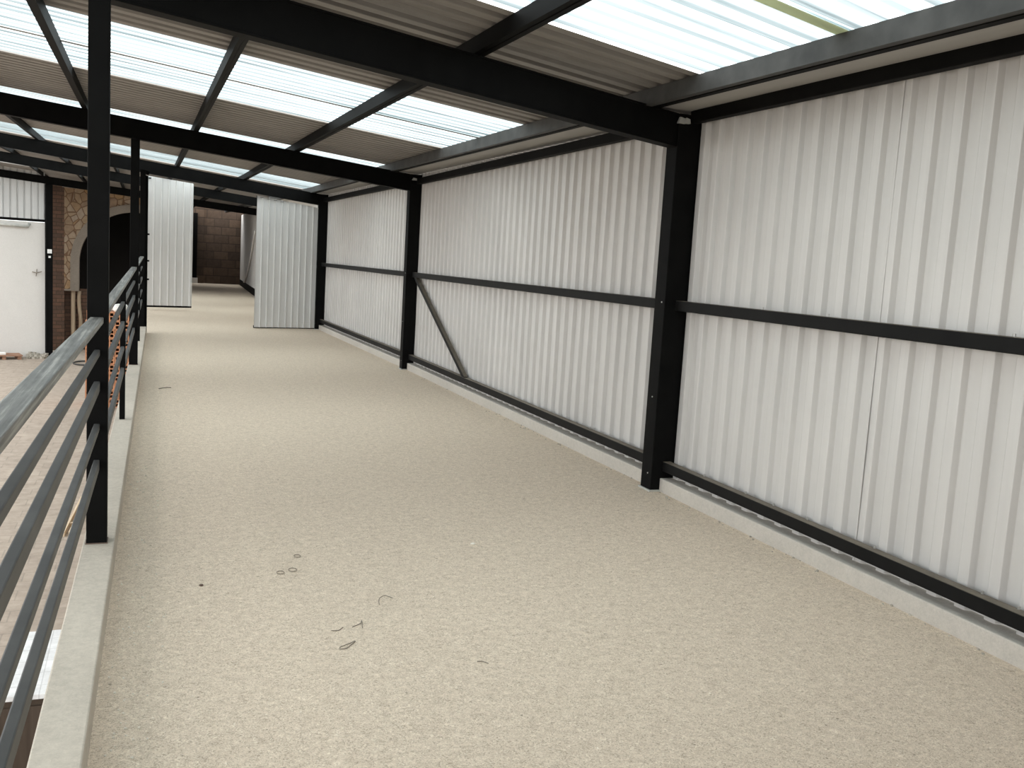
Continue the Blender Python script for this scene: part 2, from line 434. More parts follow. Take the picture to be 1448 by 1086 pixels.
def clad(p0, p1, off, z0, ztop, mat, period=.179, depth=.034, phase=0., wob=.002, kind='trap'):
    """vertical sheet from p0 to p1 (plan); ribs stand out by depth towards +normal; ztop(u) gives the top"""
    p0, p1 = Vector(p0), Vector(p1); d = p1 - p0; L = d.length; d.normalize(); nrm = Vector((-d.y, d.x))
    pr = profile(L, period, depth, kind, phase)
    rows = []
    zs = [z0, z0 + .6, z0 + 1.25, z0 + 1.9, None]
    for j, z in enumerate(zs):
        r = []
        for a, o in pr:
            p = p0 + d * a + nrm * (off + o + wob * math.sin(a * 7.3 + j * 1.9) * (1 if 0 < j < 4 else .3))
            r.append((p.x, p.y, ztop(a / L) if z is None else z))
        rows.append(r)
    m = MB()
    for A, B in zip(rows, rows[1:]): m.strip(A, B)
    # normal of d rotated +90deg: going from far to near (-y) the ribs come out towards -x
    return m

def wall_pt(y, o=.24): return (xf(y) + o, y)
def cladding_sheet(ya, yb, label, phase=0., group=None, mat=CLAD, zt=2.775, back=.006):
    # walk from near (yb) to far (ya): normal (-dy,dx) points to -x, into the walkway
    m = clad(wall_pt(yb, .208 + back), wall_pt(ya, .208), 0, .101, lambda u: zbot(yb + (ya - yb) * u - SKEW * .2, 3.7) + BD + .034, mat, phase=phase)
    return tag(m.build('cladding_sheet', mat, solid=.0025), label, 'cladding sheet', group, 'thing')
cladding_sheet(6.12, 4.03, 'pale corrugated cladding between the thin seam and the column with the sky-gap chips', .03, back=-.005)
cladding_sheet(4.16, -4.0, 'wide pale corrugated cladding at the near end of the wall past the thin seam', .005)
cladding_sheet(13.46, 6.10, 'pale corrugated cladding of the bay with the diagonal brace', .0)
cladding_sheet(20.42, 13.42, 'pale corrugated cladding of the bay beside the hinged door leaf', .06)

# ---- horizontal wall rails
def girt(i, z0, z1, label, mat, screws=(), zfar=None):
    """rail of bay i: from the front of column i back towards the viewer"""
    ya = FY[i]; yb = FY[i - 1] + .155
    xa, xb = xf(ya) + .088, xf(yb) + .088
    t = thing('wall_rail', ((xa + xb) / 2, (ya + yb) / 2, z0), label, 'wall rail')
    dz = 0 if zfar is None else zfar
    m = MB(); segs = [yb] + ([2.38] if i == 1 else []) + [ya]
    for p, q in zip(segs, segs[1:]):
        e = -.002 if q == ya else 0
        zp = dz * (ya - p) / (ya - yb); zq = dz * (ya - q) / (ya - yb)
        m.hexa([(xf(p) + .088, p, z0 + zp), (xf(p) + .154, p, z0 + zp), (xf(q) + .154, q + e, z0 + zq), (xf(q) + .088, q + e, z0 + zq)],
               [(xf(p) + .088, p, z1 + zp), (xf(p) + .154, p, z1 + zp), (xf(q) + .154, q + e, z1 + zq), (xf(q) + .088, q + e, z1 + zq)])
    m.build('tube', mat, t, bevel=.005)
    for y in screws:
        s = MB().tube([(xf(y) + .143, y, z1 - .004), (xf(y) + .143, y, z1 + .014)], .007, 8); s.build('screw', ZINC, t)
    return t
BAY = ['', 'in the near cladding bay', 'in the bay with the diagonal brace', 'in the bay beside the door leaf']
for i in (1, 2, 3):
    scr = {1: [5.55, 5.05, 4.75, 4.42, 3.86, 3.15, 2.95], 2: [12.4, 11.2, 9.8, 8.6, 7.4], 3: [19, 17.4, 15.9, 14.6]}[i]
    girt(i, .152, .225, 'dusty black bottom rail above the kerb ' + BAY[i], BLACK_DUSTY, scr)
    girt(i, 1.343, 1.417, 'black middle rail across the cladding ' + BAY[i], BLACK_DUSTY, scr[1::2])
    girt(i, (0, 2.673, 2.662, 2.68)[i], (0, 2.757, 2.745, 2.763)[i], 'black top rail of the cladding ' + BAY[i], BLACK, (), -.03 if i == 1 else 0)

# diagonal brace
t = thing('diagonal_brace', (xf(12) + .17, 12, .19), 'slanting black tube brace in front of the cladding', 'brace')
MB().bar((xf(13.3) + .122, 13.30, 1.36), (xf(11) + .122, 10.82, .21), .05, .055, (1, 0, 0)).build('tube', BLACK_DUSTY, t, bevel=.004)

# ---- roof beams
def beam(i, x0, label, x1=None):
    s = FY[i]; x1 = xf(s) - .002 if x1 is None else x1
    t = thing('roof_beam', ((x0 + x1) / 2, fy(s, (x0 + x1) / 2), zbot(s, (x0 + x1) / 2)), label, 'beam')
    def q(x, ds0, ds1, z0, z1):
        return [(x, fy(s + ds0, x), zbot(s, x) + z0), (x, fy(s + ds1, x), zbot(s, x) + z0), (x, fy(s + ds1, x), zbot(s, x) + z1), (x, fy(s + ds0, x), zbot(s, x) + z1)]
    MB().hexa(q(x0, .008, .112, .014, BD - .014), q(x1, .008, .112, .014, BD - .014)).build('web', BLACK, t)
    MB().hexa(q(x0, 0, .12, 0, .014), q(x1, 0, .12, 0, .014)).build('flange', BLACK, t, bevel=.002)
    MB().hexa(q(x0, 0, .12, BD - .014, BD), q(x1, 0, .12, BD - .014, BD)).build('flange', BLACK, t, bevel=.002)
    return t
XL = -4.95
beam(1, XL, 'thick black roof beam carried by the wall column with the sky-gap chips and the big railing post')
beam(2, XL, 'black roof beam meeting the column at the diagonal brace')
beam(3, XL, 'black roof beam just above the two corrugated door leaves')
beam(4, XL, 'black roof beam seen in the gap between the door leaves, fourth from the viewpoint', 3.7)
beam(5, XL, 'lowest and farthest black roof beam, above the stone arch and the dark block wall', 3.8)

# ---- purlins
def purlin(x0, w, h, label, dz=0., name='roof_purlin', mat=BLACK):
    S = [-3.5] + FY + [43.2]
    t = thing(name, (x0 + w / 2, fy(6, x0), zbot(6, x0) + BD), label, 'purlin')
    m = MB()
    def q(s):
        y = fy(s, x0)
        return [(x0, y, zbot(s, x0) + BD + dz + .002), (x0 + w, y, zbot(s, x0) + BD + dz + .002), (x0 + w, y, zbot(s, x0) + BD + h), (x0, y, zbot(s, x0) + BD + h)]
    for a, b in zip(S, S[1:]): m.hexa(q(a), q(b))
    m.build('channel', mat, t)
    # return lip of the C section
    l = MB()
    def q2(s):
        y = fy(s, x0); z = zbot(s, x0) + BD + dz + .002
        return [(x0 + w * .5, y, z - .006), (x0 + w, y, z - .006), (x0 + w, y, z), (x0 + w * .5, y, z)]
    for a, b in zip(S, S[1:]): l.hexa(q2(a), q2(b))
    l.build('lip', BLACK, t)
    return t
purlin(3.2, .1, .098, 'deep black purlin running beside the cladding wall under the roof edge', -.015, mat=BLACK_LIT)
purlin(1.82, .075, .098, 'black roof purlin over the middle of the walkway, first one in from the wall')
purlin(.55, .06, .098, 'black roof purlin above the walkway on the railing side')
purlin(-.685, .06, .098, 'black roof purlin just outside the railing line')
purlin(-1.80, .06, .098, 'black roof purlin over the courtyard, second one out from the railing')
purlin(-2.95, .06, .098, 'black roof purlin over the courtyard, third one out from the railing')
purlin(-4.15, .06, .098, 'black roof purlin over the courtyard, fourth one out from the railing')

# ---- roof sheets (ribs run down the slope, along the beams)
def roof_strip(s0, s1, name, mat, label, cat, kind='trap', period=.18, depth=.03, xl=-5.0, xr=4.0, dz=0., phase=0., solid=.002):
    if kind == 'sin': phase = (.945 - s0) % period          # ribs of all translucent sheets share one rhythm
    pr = profile(s1 - s0, period, depth, kind, phase)
    XS = [xl, -3.5, -1.8, -.2, 1.7, xr]
    rows = [[RP(x, s0 + a, .004 + o + dz) for a, o in pr] for x in XS]
    m = MB()
    for A, B in zip(rows, rows[1:]): m.strip(A, B)
    return tag(m.build(name, mat, solid=solid, smooth=(kind == 'sin')), label, cat, kind='thing')
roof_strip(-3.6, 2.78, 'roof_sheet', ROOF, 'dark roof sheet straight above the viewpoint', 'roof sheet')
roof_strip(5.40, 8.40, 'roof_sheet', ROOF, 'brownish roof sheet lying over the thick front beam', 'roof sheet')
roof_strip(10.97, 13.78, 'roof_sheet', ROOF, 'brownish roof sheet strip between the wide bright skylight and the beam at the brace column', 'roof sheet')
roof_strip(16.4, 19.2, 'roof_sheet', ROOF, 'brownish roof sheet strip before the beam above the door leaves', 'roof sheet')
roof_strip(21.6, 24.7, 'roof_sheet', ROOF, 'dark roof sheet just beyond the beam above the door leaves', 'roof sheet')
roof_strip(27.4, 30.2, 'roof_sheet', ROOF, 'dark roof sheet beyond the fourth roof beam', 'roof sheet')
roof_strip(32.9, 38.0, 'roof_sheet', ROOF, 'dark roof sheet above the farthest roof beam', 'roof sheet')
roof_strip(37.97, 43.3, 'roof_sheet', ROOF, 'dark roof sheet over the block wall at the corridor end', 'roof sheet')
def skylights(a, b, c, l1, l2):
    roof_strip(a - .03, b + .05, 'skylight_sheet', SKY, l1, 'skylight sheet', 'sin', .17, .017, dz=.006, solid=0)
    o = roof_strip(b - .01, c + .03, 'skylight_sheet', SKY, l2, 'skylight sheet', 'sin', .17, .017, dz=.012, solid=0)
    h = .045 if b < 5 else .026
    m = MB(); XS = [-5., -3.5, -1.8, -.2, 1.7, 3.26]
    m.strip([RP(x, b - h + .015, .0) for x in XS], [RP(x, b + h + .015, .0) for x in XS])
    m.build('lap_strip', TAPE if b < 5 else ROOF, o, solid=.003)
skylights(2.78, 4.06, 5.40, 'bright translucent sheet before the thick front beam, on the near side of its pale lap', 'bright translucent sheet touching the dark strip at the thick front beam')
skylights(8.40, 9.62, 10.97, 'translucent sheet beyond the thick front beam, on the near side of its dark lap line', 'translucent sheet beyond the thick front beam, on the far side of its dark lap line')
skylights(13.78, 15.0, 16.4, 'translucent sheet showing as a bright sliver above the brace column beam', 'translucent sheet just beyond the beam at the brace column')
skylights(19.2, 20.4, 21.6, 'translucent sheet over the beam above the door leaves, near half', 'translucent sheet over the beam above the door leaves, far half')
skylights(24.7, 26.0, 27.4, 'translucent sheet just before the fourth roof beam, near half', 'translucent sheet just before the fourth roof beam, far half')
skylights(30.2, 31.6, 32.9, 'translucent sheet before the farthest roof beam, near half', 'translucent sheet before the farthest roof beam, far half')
# pale eave sheet between the edge purlin and the wall
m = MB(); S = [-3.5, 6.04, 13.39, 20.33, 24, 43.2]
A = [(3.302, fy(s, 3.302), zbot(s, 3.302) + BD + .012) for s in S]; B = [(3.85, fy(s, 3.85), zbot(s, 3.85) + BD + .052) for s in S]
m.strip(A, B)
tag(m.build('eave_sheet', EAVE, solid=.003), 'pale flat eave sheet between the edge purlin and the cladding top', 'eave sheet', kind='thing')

# ---- railing posts on the parapet
def post(y, w, top, label, dx=0.):
    x1 = parx(y) - .035 + dx
    t = thing('railing_post', (x1 - w / 2, y + w / 2, .12), label, 'post')
    MB().box(x1 - w, x1, y, y + w, .12, top).build('shaft', BLACK, t, bevel=.004)
    MB().box(x1 - w - .004, x1 + .004, y - .005, y + w + .004, .1205, .125).build('weld_bead', RUSTY, t)
    return t
def zb(i, x): return zbot(FY[i], x)
post(4.95, .094, zb(1, -.2) + .004, 'big black square post on the parapet in front, carrying the thick roof beam')
post(12.43, .1, zb(2, -.1) + .004, 'black square post on the parapet carrying the second roof beam')
post(18.25, .09, zb(3, -.05) - .02, 'black square post at the far end of the parapet, next to the door post', -.0)
t = thing('door_post', (.03, 18.45, 0), 'thin black door post with hinge lugs at the end of the parapet', 'post')
px0 = .012
MB().box(px0, px0 + .045, 18.36, 18.41, 0, 2.79).build('shaft', BLACK, t, bevel=.003)
for z in (1.28, .95, 1.75):
    MB().box(px0 - .03, px0 + .075, 18.35, 18.385, z, z + .03).build('hinge', BLACK, t)
MB().tube([(px0 + .03, 18.34, 2.84), (px0 + .03, 18.40, 2.84)], .035, 14).build('roller', BLACK, t)

# ---- railings
RZ = [(1.191, .0098, .060, .030), (1.038, .0088, .026, .030), (.897, .0062, .028, .050), (.697, .005, .027, .032), (.522, .0046, .027, .050)]
RA = [(1.283, -.0092), (1.134, -.0105), (.986, -.0115), (.803, -.0165), (.662, -.024)]   # the stretch in front sags a little away from the viewer
def railing(y0, y1, label, mid, table):
    t = thing('steel_railing', (parx((y0 + y1) / 2) - .08, (y0 + y1) / 2, .12), label, 'railing')
    for k, (z, g, w, h) in enumerate(RZ):
        if table: z, g = table[k]
        def c(y): return (parx(y) - .083 - (.002 if k == 0 else 0), y, z + g * y - h / 2)
        m = MB()
        if k == 0 or mid is None: m.bar(c(y0), c(y1), w, h)
        else:
            m.bar(c(y0), c(mid), w, h); m.bar(c(mid + .05), c(y1), w, h)
        m.build('handrail' if k == 0 else 'rail', HANDRAIL if k == 0 else BLACK_RAIL, t, bevel=.004)
        if k == 0: top = lambda y: z + g * y - h
        if k == 0: zt0 = z + g * (mid if mid else y0) - h
    if mid is not None:
        x = parx(mid) - .083
        MB().box(x - .022, x + .022, mid + .002, mid + .046, .12, zt0).build('baluster', BLACK, t, bevel=.003)
    return t
railing(-.9, 4.946, 'long black metal railing in front with a wide worn grey handrail', .6, RA)
railing(5.05, 12.426, 'metal railing between the two big black posts, with a slim middle upright', 8.53, None)
railing(12.535, 18.246, 'distant short stretch of metal railing before the door post', 15.5, None)

# ---- door leaves
def leaf(idx, p0, p1, z0, ztop, label, phase, frame_bottom, notch=False):
    p0, p1 = Vector(p0), Vector(p1); d = (p1 - p0).normalized(); L = (p1 - p0).length
    c = (p0 + p1) / 2
    t = thing('door_%d' % idx, (c.x, c.y, z0), label, 'door', kind='structure')
    # sheet faces -y : walk from p1 to p0 so that the rib side looks at the viewer
    m = MB(); pr = profile(L, .178 if idx == 1 else .135, .026, 'leaf', phase)
    n = Vector((d.y, -d.x))
    rows = []
    for z in (0, 1):
        rows.append([((p0 + d * a + n * o).x, (p0 + d * a + n * o).y, z0 if z == 0 else ztop(a / L)) for a, o in pr])
    m.strip(*rows); m.build('sheet', LEAF, t, solid=.002)
    b = -n * .03
    def at(u, off): p = p0 + d * L * u + n * off; return p
    f = MB()
    for (u0, u1, za, zb_) in ((0, 1, (z0 - frame_bottom, z0 - frame_bottom), (z0 + .035, z0 + .035)), (0, 1, (ztop(0) - .05, ztop(1) - .05), (ztop(0) - .006, ztop(1) - .006))):
        q = [at(u0, -.008), at(u0, -.045), at(u1, -.045), at(u1, -.008)]
        zz0 = [za[0], za[0], za[1], za[1]]; zz1 = [zb_[0], zb_[0], zb_[1], zb_[1]]
        f.hexa([(p.x, p.y, z) for p, z in zip(q, zz0)], [(p.x, p.y, z) for p, z in zip(q, zz1)])
    for u0, u1 in ((.012, .045), (.955, .99)):
        q = [at(u0, -.008), at(u0, -.045), at(u1, -.045), at(u1, -.008)]
        f.hexa([(p.x, p.y, z0 + .03) for p in q], [(p.x, p.y, (ztop(u0) + ztop(u1)) / 2 - .02) for p in q])
    f.build('frame', BLACK, t)
    return t, at
t, at = leaf(1, (.032, 24.85), (1.12, 25.14), .11, lambda u: 3.215 - .085 * u, 'corrugated metal door leaf standing beside the thin black door post', .05, .045)
p = at(.065, .03)
MB().box(p.x - .03, p.x + .03, p.y - .01, p.y + .01, 3.14, 3.175).build('bolt', DARKRUBBER, t)
t, at = leaf(2, (2.115, 20.10), (3.392, 20.37), .03, lambda u: 2.70 - .15 * u, 'corrugated metal door leaf hinged on the third wall column', .02, .02)
for z in (.5, 1.35, 2.2):
    p = at(1.0, 0)
    MB().tube([(p.x + .02, p.y - .02, z), (p.x + .02, p.y - .02, z + .11)], .02, 10).build('hinge', BLACK, t)
for k in range(4):
    p = at(.05 + .11 * k, .027)
    MB().box(p.x - .012, p.x + .05, p.y - .006, p.y + .004, 2.655 - .018 * k, 2.662 - .018 * k).build('edge_fold', DARKRUBBER, t)

# ---- pale hose leaning on the far white wall
pts = []
for i in range(25):
    u = i / 24; y = 34.6 + 6.4 * u
    z = 2.25 - 2.05 * u - .35 * math.sin(PI * u)
    pts.append((xf(y) + .06 - .05 * u * (1 - u), y, max(z, .27)))
tag(MB().tube(pts, .035, 8).build('hose', HOSE, smooth=True), 'pale hose hanging in a curve on the far white wall', 'hose', kind='thing')

# ---- courtyard end: frame five plane
def F5(x, ds=0.): return (x, fy(34.55 + ds, x))
def slab5(x0, x1, z0a, z1a, z0b, z1b, d0, d1):
    m = MB()
    a = [(*F5(x0, d0), z0a), (*F5(x0, d1), z0a), (*F5(x0, d1), z1a), (*F5(x0, d0), z1a)]
    b = [(*F5(x1, d0), z0b), (*F5(x1, d1), z0b), (*F5(x1, d1), z1b), (*F5(x1, d0), z1b)]
    return m.hexa(a, b)
tag(slab5(-11.5, -2.86, ZC, 2.05, ZC, 2.05, .05, .3).build('wall_left', WHITEWALL), 'blank white plastered wall across the courtyard', 'wall', kind='structure')
tag(slab5(-11.5, -2.86, 2.06, 2.14, 2.06, 2.14, .02, .12).build('wall_rail', BLACK), 'black rail on top of the white courtyard wall', 'wall rail', kind='thing')
a, b = F5(-2.86, .07), F5(-11.5, .07)
m = clad(b, a, 0, 2.14, lambda u: zbot(34.55, -11.5 + u * 8.64) + .02, CLAD_UPPER, period=.19, depth=.04, kind='groove')
m.v = [(x, y - .0, z) for x, y, z in m.v]
# ribs must face the viewer (-y): mirror the rib offset about the base line
d = (Vector(a) - Vector(b)).normalized(); nn = Vector((-d.y, d.x))
mv = []
for x, y, z in m.v:
    o = (Vector((x, y)) - Vector(b)).dot(nn); mv.append((x - nn.x * 2 * o, y - nn.y * 2 * o, z))
m.v = mv
m.f = [f for f in m.f]
tag(m.build('cladding_sheet', CLAD_UPPER, solid=.0025), 'corrugated cladding above the white courtyard wall', 'cladding sheet', kind='thing')
t = thing('steel_column', (*F5(-2.75), ZC), 'black steel column between the white courtyard wall and the brown brick pier', 'column')
MB().obox(F5(-2.75, .0), UX, UY, .098, .09, ZC, 3.222).build('shaft', BLACK, t, bevel=.006)
for z, h in ((1.12, .14), (.98, .07)):
    p = Vector(F5(-2.745, 0)) - UY * .095
    tag(MB().obox((p.x, p.y), UX, UY, h * .45, .008, z, z + h * .9).build('wall_switch', WHITEPLASTIC), 'white square switch on the black courtyard column, ' + ('upper and larger' if h > .1 else 'lower and smaller'), 'switch', kind='thing')
p0, p1 = Vector(F5(-4.2, -.02)), Vector(F5(-3.3, -.02))
tag(MB().tube([(p0.x, p0.y, 1.93), (p1.x, p1.y, 1.90), (p1.x + .02, p1.y + .05, 1.98)], .045, 8).build('wall_conduit', PALEPLATE, smooth=True), 'pale conduit running along the top of the white courtyard wall', 'conduit', kind='thing')
p0 = Vector(F5(-3.08, .03))
tag(MB().tube([(p0.x - .12, p0.y - .02, .53), (p0.x, p0.y - .08, .5), (p0.x + .14, p0.y - .03, .55)], .015, 6).tube([(p0.x, p0.y + .03, .62), (p0.x, p0.y - .05, .5), (p0.x - .02, p0.y - .02, .4)], .012, 6).build('wall_hook', WIRE), 'small dark metal hook on the white courtyard wall', 'hook', kind='thing')

# brick pier and stone arch, a little deeper
def F6(x, ds=0.): return (x, fy(36.5 + ds, x))
m = MB()
a = [(*F6(-2.82), ZC), (*F6(-2.46), ZC), (*F6(-2.46, .5), ZC), (*F6(-2.82, .5), ZC)]
tag(m.hexa(a, [(x, y, 3.45) for x, y, z in a]).build('brick_pier', PIERBRICK), 'narrow brown brick pier beside the black courtyard column', 'pier', kind='thing')
AC = (-.24, .85); AR, AO = 1.78, 2.04; XLf, XRf, ZT, ZB = -2.46, .2, 3.27, -.05
arch = thing('stone_arch', (*F6(-1.2), ZB), 'arch faced with irregular tan stones beyond the railing', 'arch')
def pl(x, z, ds): return (*F6(x, ds), z)
th = [math.radians(77.8 + (180 - 77.8) * i / 40) for i in range(41)]
inner = [(AC[0] + AR * math.cos(a), AC[1] + AR * math.sin(a)) for a in th] + [(AC[0] - AR, ZB)]
outer = [(AC[0] + AO * math.cos(a), AC[1] + AO * math.sin(a)) for a in th] + [(AC[0] - AO, ZB)]
def edge(x, z):
    dx, dz = x - AC[0], z - AC[1]
    c = [((XLf - AC[0]) / dx) if dx < -1e-6 else 1e9, ((XRf - AC[0]) / dx) if dx > 1e-6 else 1e9, ((ZT - AC[1]) / dz) if dz > 1e-6 else 1e9]
    k = min(c); return (AC[0] + dx * k, AC[1] + dz * k)
bound = [edge(*p) for p in outer[:-1]] + [(XLf, ZB)]
def ring(A, B, d0, d1):
    m = MB()
    for i in range(len(A) - 1):
        q = [A[i], A[i + 1], B[i + 1], B[i]]
        m.hexa([pl(x, z, d0) for x, z in q], [pl(x, z, d1) for x, z in q])
    return m
ring(inner, outer, -.04, .36).build('arch_ring', STONEBAND, arch)
bb = []
fa = ring(outer, bound, 0, .36)
fa.add([pl(XLf, ZT, 0), pl(bound[20][0], ZT, 0), pl(bound[20][0], ZT, .36), pl(XLf, ZT, .36)], [])
fa.build('facing', FACING, arch)
# corner of the rectangle left open between the two boundary directions
ci = max(range(len(bound) - 1), key=lambda i: (bound[i][1] >= ZT - 1e-4, i))
tri = [bound[ci], bound[ci + 1], (XLf, ZT)]
MB().add([pl(x, z, 0) for x, z in tri] + [pl(x, z, .36) for x, z in tri], [(0, 1, 2), (5, 4, 3), (0, 1, 4, 3), (1, 2, 5, 4), (2, 0, 3, 5)]).build('facing', FACING, arch)
o = ring([(XLf - .0, ZB - .06), (AC[0] - AR, ZB - .06)], [(XLf, ZB), (AC[0] - AR, ZB)], -.05, .38).build('corbel', STONEBAND, arch)
MB().hexa([pl(XLf - .06, ZT, -.1), pl(XRf, ZT - .1, -.1), pl(XRf, ZT - .1, .36), pl(XLf - .06, ZT, .36)], [pl(XLf - .06, ZT + .12, -.1), pl(XRf, ZT + .06, -.1), pl(XRf, ZT + .06, .36), pl(XLf - .06, ZT + .12, .36)]).build('lintel', GREYMORTAR, arch)
for k, (x, r, lab) in enumerate(((-2.2, .07, 'straight weathered timber prop under the stone arch, next to the brick pier'), (-2.0, .06, 'crooked weathered timber prop under the stone arch, towards the opening'))):
    pts = [(F6(x + (.03 * math.sin(z * 4) if k else 0), .1)[0], F6(x, .1)[1], z) for z in [ZC + i * (ZB - .06 - ZC) / 10 for i in range(11)]]
    tag(MB().tube(pts, r, 10).build('timber_prop', TIMBER, smooth=True), lab, 'timber prop', kind='thing')
# dark room behind the arch
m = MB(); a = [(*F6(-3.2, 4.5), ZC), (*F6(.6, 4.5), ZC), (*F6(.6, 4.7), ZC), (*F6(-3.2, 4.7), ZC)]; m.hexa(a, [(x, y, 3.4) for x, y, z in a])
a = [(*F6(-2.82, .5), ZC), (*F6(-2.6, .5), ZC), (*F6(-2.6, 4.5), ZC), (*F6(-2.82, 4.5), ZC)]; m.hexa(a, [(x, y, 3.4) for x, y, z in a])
tag(m.build('wall_inner', UNLITWALL), 'walls inside the unlit room behind the stone arch, darkness painted in', 'wall', kind='structure')
m = MB(); a = [(*F6(-2.46, .3), ZC), (*F6(-1.62, .3), ZC), (*F6(-1.62, .5), ZC), (*F6(-2.46, .5), ZC)]; m.hexa(a, [(x, y, -.05) for x, y, z in a])
tag(m.build('wall_low', PIERBRICK), 'brown brick wall behind the timber props', 'wall', kind='structure')

# ---- courtyard things
def pallet(cx, cy, label):
    t = thing('wooden_pallet', (cx, cy, ZC), label, 'pallet')
    for k in range(3):
        MB().obox((cx + UX.x * (k - 1) * .42, cy + UX.y * (k - 1) * .42), UX, UY, .05, .3, ZC, ZC + .1).build('block', PALLETWOOD, t)
    for k in range(4):
        c = Vector((cx, cy)) + UY * (-.27 + .18 * k)
        MB().obox(c, UX, UY, .5, .07, ZC + .1, ZC + .135).build('plank', PALLETWOOD, t)
    return t
c = F5(-3.95, -.42)
pallet(c[0], c[1], 'brown wooden pallet at the foot of the white courtyard wall')
tag(MB().obox((c[0] - .05, c[1] - .1), UX, UY, .14, .12, ZC + .136, ZC + .2).build('paper_bundle', PAPER, bevel=.01), 'white paper bundle lying on the wooden pallet', 'paper')
c = F5(-4.75, -.42)
tag(MB().obox(c, UX, UY, .28, .28, ZC, ZC + .24).build('timber_block', TIMBER, bevel=.01), 'grey timber block next to the pallet at the white courtyard wall', 'timber')
m = MB(); rr = random.Random(3)
for k in range(70):
    x = -3.35 + rr.random() * .55; u = rr.random(); cx_, cy_ = F5(x, -.05 - .5 * u); r = .03 + .05 * rr.random()
    z = ZC + r * .5 + .12 * (1 - u) * rr.random()
    vs = [(cx_ + r * math.cos(a) * rr.uniform(.7, 1.2), cy_ + r * math.sin(a) * rr.uniform(.7, 1.2), z + dz * r) for dz in (-.6, .5) for a in (0, 1.3, 2.5, 3.8, 5)]
    m.add(vs, [(0, 1, 2, 3, 4), (9, 8, 7, 6, 5)] + [(i, (i + 1) % 5, 5 + (i + 1) % 5, 5 + i) for i in range(5)])
tag(m.build('rubble', RUBBLE), 'small heap of grey rubble at the foot of the black courtyard column', 'rubble', kind='stuff')
pts = [(-1.64 + .3 * math.cos(2 * PI * i / 28), 31.1 + .5 * math.sin(2 * PI * i / 28), ZC + .03) for i in range(28)]
tag(MB().tube(pts, .022, 8, True).build('hose_ring', DARKRUBBER, smooth=True), 'dark hose ring lying on the courtyard paving', 'hose', kind='thing')
t = thing('wooden_skid', (-.82, 13.85, ZC), 'narrow pale timber skid lying on the courtyard paving', 'wooden skid')
for dx in (-.035, .035):
    MB().bar((-.87 + dx, 12.75, ZC + .03), (-.76 + dx, 14.55, ZC + .03), .025, .06).build('batten', BATTEN, t)
for y, x in ((13.2, -.842), (14.5, -.763)):
    MB().box(x - .022, x + .022, y, y + .04, ZC, ZC + .05).build('cross_piece', BATTEN, t)

# hollow clay bricks stacked beyond the railing
bx, by, bz = .3, .24, .195
m = MB(); t_ = .022
W, D, H = bx - .008, by - .006, bz - .006
nx, nz = 3, 2
xs = [0]; cw = (W - (nx + 1) * t_) / nx; ch = (H - (nz + 1) * t_) / nz
# plates run the depth of the brick: outer shell and webs, holes stay open front to back
for i in range(nx + 1): m.box(i * (cw + t_), i * (cw + t_) + t_, 0, D, 0, H)
for j in range(nz + 1):
    for i in range(nx): m.box(t_ + i * (cw + t_), t_ + i * (cw + t_) + cw, 0, D, j * (ch + t_), j * (ch + t_) + t_)
first = None; sx, sy = -1.19, 22.9
for kz in range(11):
    for ky in range(4):
        for kx in range(3):
            if kz == 10 and kx == 0 and ky < 2: continue
            if first is None:
                o = m.build('clay_brick', CLAY); first = o
                tag(o, 'hollow orange clay brick in the tall stack beyond the railing', 'brick', 'hollow orange bricks in the tall stack', 'thing')
            else:
                o = first.copy(); COL.objects.link(o)
            o.location = (sx + kx * bx + random.uniform(-.004, .004), sy + ky * by + random.uniform(-.006, .006), ZC + kz * bz)
def sack(c, sx_, sy_, h, label):
    m = MB(); n = 16; rows = []
    for z, k in ((0, .82), (.2, 1.), (.6, 1.), (.9, .8), (1., .4)):
        rows.append([(c[0] + sx_ * k * math.copysign(abs(math.cos(2 * PI * i / n)) ** .6, math.cos(2 * PI * i / n)), c[1] + sy_ * k * math.copysign(abs(math.sin(2 * PI * i / n)) ** .6, math.sin(2 * PI * i / n)), c[2] + h * z + .01 * math.sin(i * 2.1)) for i in range(n)])
    for A, B in zip(rows, rows[1:]): m.strip(A + [A[0]], B + [B[0]])
    m.add(rows[0], [tuple(range(n))]); m.add(rows[-1], [tuple(range(n))])
    return tag(m.build('paper_sack', PAPER, smooth=True), label, 'sack', kind='thing')
zt = ZC + 11 * bz
sack((-.47, 23.1, zt), .16, .16, .17, 'white paper sack at the walkway corner on top of the orange brick stack')
sack((-.66, 23.45, zt), .17, .2, .13, 'white paper sack set further back on top of the orange brick stack')

# white topped cabinet standing against the terrace wall
t = thing('low_cabinet', (-.6, 7.0, ZC), 'dark wooden cabinet with a white tiled top in the courtyard below the railing', 'cabinet')
MB().box(-.84, -.30, 6.5, 7.5, ZC, -1.345).build('carcass', CABWOOD, t)
o = MB().box(-.87, -.285, 6.46, 7.56, -1.345, -1.31).build('worktop', TILETOP, t, bevel=.004); o['label'] = 'white tiled top'
MB().box(-.82, -.585, 6.485, 6.5, ZC + .08, -1.4).build('door', CABWOOD, t)
MB().box(-.565, -.33, 6.485, 6.5, ZC + .08, -1.4).build('door', CABWOOD, t)

